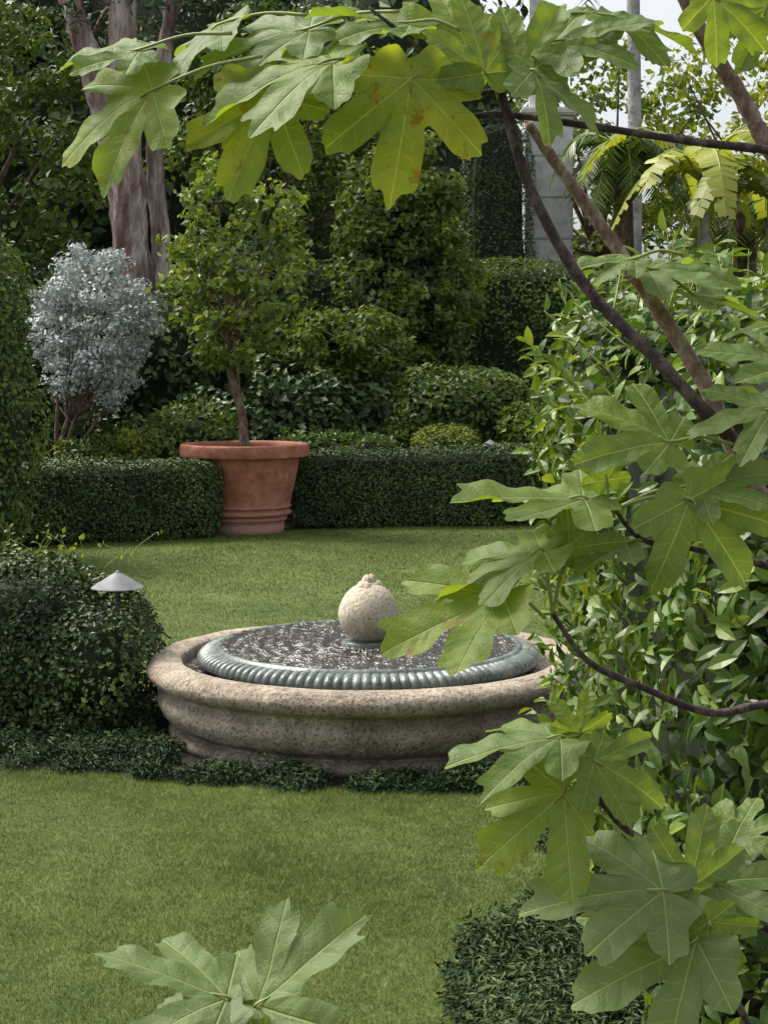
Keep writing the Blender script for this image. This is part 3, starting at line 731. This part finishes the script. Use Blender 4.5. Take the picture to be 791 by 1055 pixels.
figleaf(.13, 2.17, 2.30, 100, .115, .1, U, .55, .2, pet=(.15, 2.2, 2.27))
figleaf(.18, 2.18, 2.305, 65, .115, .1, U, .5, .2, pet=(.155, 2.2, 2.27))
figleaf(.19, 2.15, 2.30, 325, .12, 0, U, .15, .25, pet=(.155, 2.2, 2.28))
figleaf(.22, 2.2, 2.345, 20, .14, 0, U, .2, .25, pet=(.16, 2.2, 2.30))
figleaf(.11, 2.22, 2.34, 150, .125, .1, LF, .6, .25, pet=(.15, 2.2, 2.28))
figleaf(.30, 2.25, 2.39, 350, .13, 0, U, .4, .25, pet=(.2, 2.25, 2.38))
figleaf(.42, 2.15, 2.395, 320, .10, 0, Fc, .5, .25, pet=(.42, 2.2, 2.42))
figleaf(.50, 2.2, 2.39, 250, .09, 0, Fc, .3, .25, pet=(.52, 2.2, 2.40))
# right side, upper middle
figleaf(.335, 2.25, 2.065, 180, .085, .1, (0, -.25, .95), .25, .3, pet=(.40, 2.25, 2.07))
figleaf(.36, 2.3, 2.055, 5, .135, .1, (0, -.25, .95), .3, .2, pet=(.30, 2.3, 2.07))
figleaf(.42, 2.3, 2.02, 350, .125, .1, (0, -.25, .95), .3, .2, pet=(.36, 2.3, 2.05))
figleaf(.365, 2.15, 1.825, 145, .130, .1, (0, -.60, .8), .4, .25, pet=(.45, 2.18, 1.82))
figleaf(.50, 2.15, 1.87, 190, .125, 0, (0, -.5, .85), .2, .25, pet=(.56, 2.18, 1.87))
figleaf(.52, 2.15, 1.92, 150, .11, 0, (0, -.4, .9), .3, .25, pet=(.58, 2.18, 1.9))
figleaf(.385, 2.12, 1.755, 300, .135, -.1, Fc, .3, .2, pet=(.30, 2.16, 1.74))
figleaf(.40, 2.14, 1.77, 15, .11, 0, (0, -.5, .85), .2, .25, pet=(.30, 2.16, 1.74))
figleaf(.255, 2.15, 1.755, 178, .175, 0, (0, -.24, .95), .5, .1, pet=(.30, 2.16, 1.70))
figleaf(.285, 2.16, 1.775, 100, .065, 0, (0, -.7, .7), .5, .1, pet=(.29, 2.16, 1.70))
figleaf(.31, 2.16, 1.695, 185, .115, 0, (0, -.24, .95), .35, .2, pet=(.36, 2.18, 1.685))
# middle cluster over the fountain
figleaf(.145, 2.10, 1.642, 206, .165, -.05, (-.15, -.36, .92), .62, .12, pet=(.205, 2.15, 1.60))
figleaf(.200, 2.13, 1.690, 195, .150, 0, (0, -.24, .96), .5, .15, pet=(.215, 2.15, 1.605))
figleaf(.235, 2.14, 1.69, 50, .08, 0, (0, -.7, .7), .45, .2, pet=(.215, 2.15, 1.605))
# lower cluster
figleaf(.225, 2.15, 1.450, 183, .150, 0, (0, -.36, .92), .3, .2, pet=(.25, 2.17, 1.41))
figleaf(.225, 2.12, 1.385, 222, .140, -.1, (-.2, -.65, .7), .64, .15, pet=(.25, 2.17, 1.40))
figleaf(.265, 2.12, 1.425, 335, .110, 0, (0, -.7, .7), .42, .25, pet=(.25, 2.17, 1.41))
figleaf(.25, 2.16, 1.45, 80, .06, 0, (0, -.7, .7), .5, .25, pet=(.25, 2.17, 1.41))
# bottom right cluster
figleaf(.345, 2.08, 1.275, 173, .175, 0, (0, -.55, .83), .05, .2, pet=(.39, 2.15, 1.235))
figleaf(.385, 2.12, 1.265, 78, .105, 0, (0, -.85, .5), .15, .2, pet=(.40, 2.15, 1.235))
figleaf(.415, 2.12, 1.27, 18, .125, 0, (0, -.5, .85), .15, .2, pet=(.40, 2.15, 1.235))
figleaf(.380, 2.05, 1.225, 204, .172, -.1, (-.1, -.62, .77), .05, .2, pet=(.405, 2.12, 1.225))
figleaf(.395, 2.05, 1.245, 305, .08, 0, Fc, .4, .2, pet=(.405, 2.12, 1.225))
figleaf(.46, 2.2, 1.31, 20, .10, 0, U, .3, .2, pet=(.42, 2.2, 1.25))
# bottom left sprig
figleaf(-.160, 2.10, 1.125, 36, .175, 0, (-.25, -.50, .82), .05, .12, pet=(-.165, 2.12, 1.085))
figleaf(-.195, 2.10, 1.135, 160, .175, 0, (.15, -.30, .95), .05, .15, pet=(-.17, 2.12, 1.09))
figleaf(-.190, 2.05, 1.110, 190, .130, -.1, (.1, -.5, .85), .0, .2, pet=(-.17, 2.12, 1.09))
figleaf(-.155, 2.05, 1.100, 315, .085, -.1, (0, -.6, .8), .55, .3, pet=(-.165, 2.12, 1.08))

fl = add_obj("fig_leaves", np.vstack(FV), np.vstack(FF), [M_fig], smooth=True, attrs={"lobe": np.vstack(FA)})
fp = tubes("fig_petioles", pets, M_pet, 7, 5)
bd = [([(.75, 2.35, 1.66), (.60, 2.28, 1.72), (.502, 2.22, 1.79), (.44, 2.2, 1.84), (.36, 2.2, 1.925), (.26, 2.2, 2.03), (.19, 2.2, 2.155), (.155, 2.2, 2.27), (.148, 2.2, 2.30)], [.014, .012, .0105, .0095, .0085, .0078, .007, .0065, .0035]),
      ([(.70, 2.3, 2.20), (.502, 2.22, 2.207), (.40, 2.2, 2.215), (.27, 2.2, 2.235), (.155, 2.2, 2.25), (.09, 2.2, 2.243), (.01, 2.2, 2.24), (-.06, 2.2, 2.262), (-.12, 2.21, 2.275)], [.007, .006, .0052, .0048, .0045, .0038, .0032, .0028, .0018]),
      ([(.155, 2.2, 2.28), (.10, 2.2, 2.285), (.03, 2.2, 2.35), (-.02, 2.2, 2.39)], [.0045, .004, .003, .002]),
      ([(.70, 2.2, 1.50), (.502, 2.18, 1.485), (.42, 2.17, 1.475), (.33, 2.16, 1.51), (.26, 2.15, 1.545), (.215, 2.15, 1.605)], [.0075, .0055, .005, .0045, .004, .003]),
      ([(.70, 2.2, 1.12), (.502, 2.18, 1.19), (.44, 2.17, 1.24), (.37, 2.17, 1.29), (.30, 2.17, 1.335), (.25, 2.17, 1.405)], [.0075, .0055, .005, .0045, .004, .003]),
      ([(.56, 2.2, .85), (.49, 2.17, 1.03), (.44, 2.15, 1.13), (.405, 2.13, 1.22)], [.007, .0052, .0045, .003]),
      ([(.60, 2.2, 1.62), (.50, 2.2, 1.66), (.40, 2.18, 1.685), (.33, 2.17, 1.70), (.29, 2.16, 1.745)], [.006, .005, .0042, .0035, .0025]),
      ([(-.13, 2.2, .85), (-.15, 2.16, 1.0), (-.155, 2.13, 1.06), (-.172, 2.12, 1.095)], [.006, .005, .0045, .003])]
rd = [([(.66, 2.45, 1.60), (.52, 2.4, 1.76), (.45, 2.38, 1.90), (.37, 2.36, 2.02), (.30, 2.35, 2.12), (.235, 2.35, 2.21), (.20, 2.35, 2.26)], [.013, .012, .0115, .0105, .0095, .008, .006]),
      ([(.62, 2.35, 2.10), (.53, 2.3, 2.21), (.48, 2.28, 2.29), (.42, 2.26, 2.38), (.37, 2.25, 2.48)], [.013, .0115, .011, .0105, .009])]
rd.append(([(1.05, 2.5, -.02), (.98, 2.45, .6), (.92, 2.4, 1.1), (.75, 2.38, 1.55), (.64, 2.42, 1.65)], [.05, .042, .035, .022, .014]))
bd += [([(.95, 2.42, .8), (.8, 2.3, 1.05), (.68, 2.2, 1.12)], [.014, .01, .0075]), ([(.88, 2.4, 1.3), (.78, 2.3, 1.45), (.69, 2.2, 1.5)], [.014, .01, .0075]),
       ([(.97, 2.45, .4), (.7, 2.3, .6), (.55, 2.2, .87)], [.012, .01, .007]), ([(.97, 2.45, .3), (.3, 2.4, .5), (-.12, 2.2, .86)], [.014, .01, .006]),
       ([(.8, 2.38, 1.5), (.68, 2.3, 1.6), (.59, 2.2, 1.625)], [.01, .008, .006]), ([(.7, 2.4, 1.6), (.9, 2.4, 2.0), (.69, 2.3, 2.2)], [.013, .01, .007]), ([(.9, 2.4, 1.2), (.95, 2.4, 1.8), (.61, 2.35, 2.11)], [.018, .015, .013])]
fd = tubes("fig_branches_dark", bd, M_fig_dark, 10, 8, .02, .10)
fr_ = tubes("fig_branches_red", rd, M_fig_red, 12, 9, .02, .10)
group("fig_tree", [fl, fp, fd, fr_])

# ------------------------------------------------------------------ light
sun_el, sun_az = 54, -58      # azimuth measured from +Y towards +X
el, az = math.radians(sun_el), math.radians(sun_az)
d = Vector((math.sin(az) * math.cos(el), math.cos(az) * math.cos(el), math.sin(el)))
L = bpy.data.lights.new("sun", 'SUN'); L.energy = 4.3; L.angle = math.radians(24); L.color = (1, .94, .81)
lo = bpy.data.objects.new("sun", L); lo.rotation_euler = (-d).to_track_quat('-Z', 'Y').to_euler(); COL.objects.link(lo)
w = bpy.data.worlds.new("World"); scene.world = w; w.use_nodes = True
nt = w.node_tree; bg = nt.nodes['Background']; sky = nt.nodes.new("ShaderNodeTexSky"); sky.sky_type = 'NISHITA'; sky.sun_disc = False
sky.sun_elevation = el; sky.sun_rotation = az; sky.air_density = 1.0; sky.dust_density = 4.0; sky.ozone_density = .6
hs = nt.nodes.new("ShaderNodeHueSaturation"); hs.inputs['Saturation'].default_value = .28; hs.inputs['Value'].default_value = 1.45
nt.links.new(sky.outputs[0], hs.inputs['Color']); nt.links.new(hs.outputs[0], bg.inputs[0]); bg.inputs[1].default_value = .15

cam = bpy.data.cameras.new("camera"); co = bpy.data.objects.new("camera", cam); COL.objects.link(co)
co.location = (0, 0, 1.93); co.rotation_euler = (math.radians(90), 0, 0)
cam.sensor_fit = 'VERTICAL'; cam.sensor_height = 36; cam.lens = 59.2; cam.shift_y = -.149; cam.clip_end = 1000; cam.clip_start = .05
scene.camera = co
scene.view_settings.view_transform = 'Standard'; scene.view_settings.look = 'None'; scene.view_settings.exposure = 0
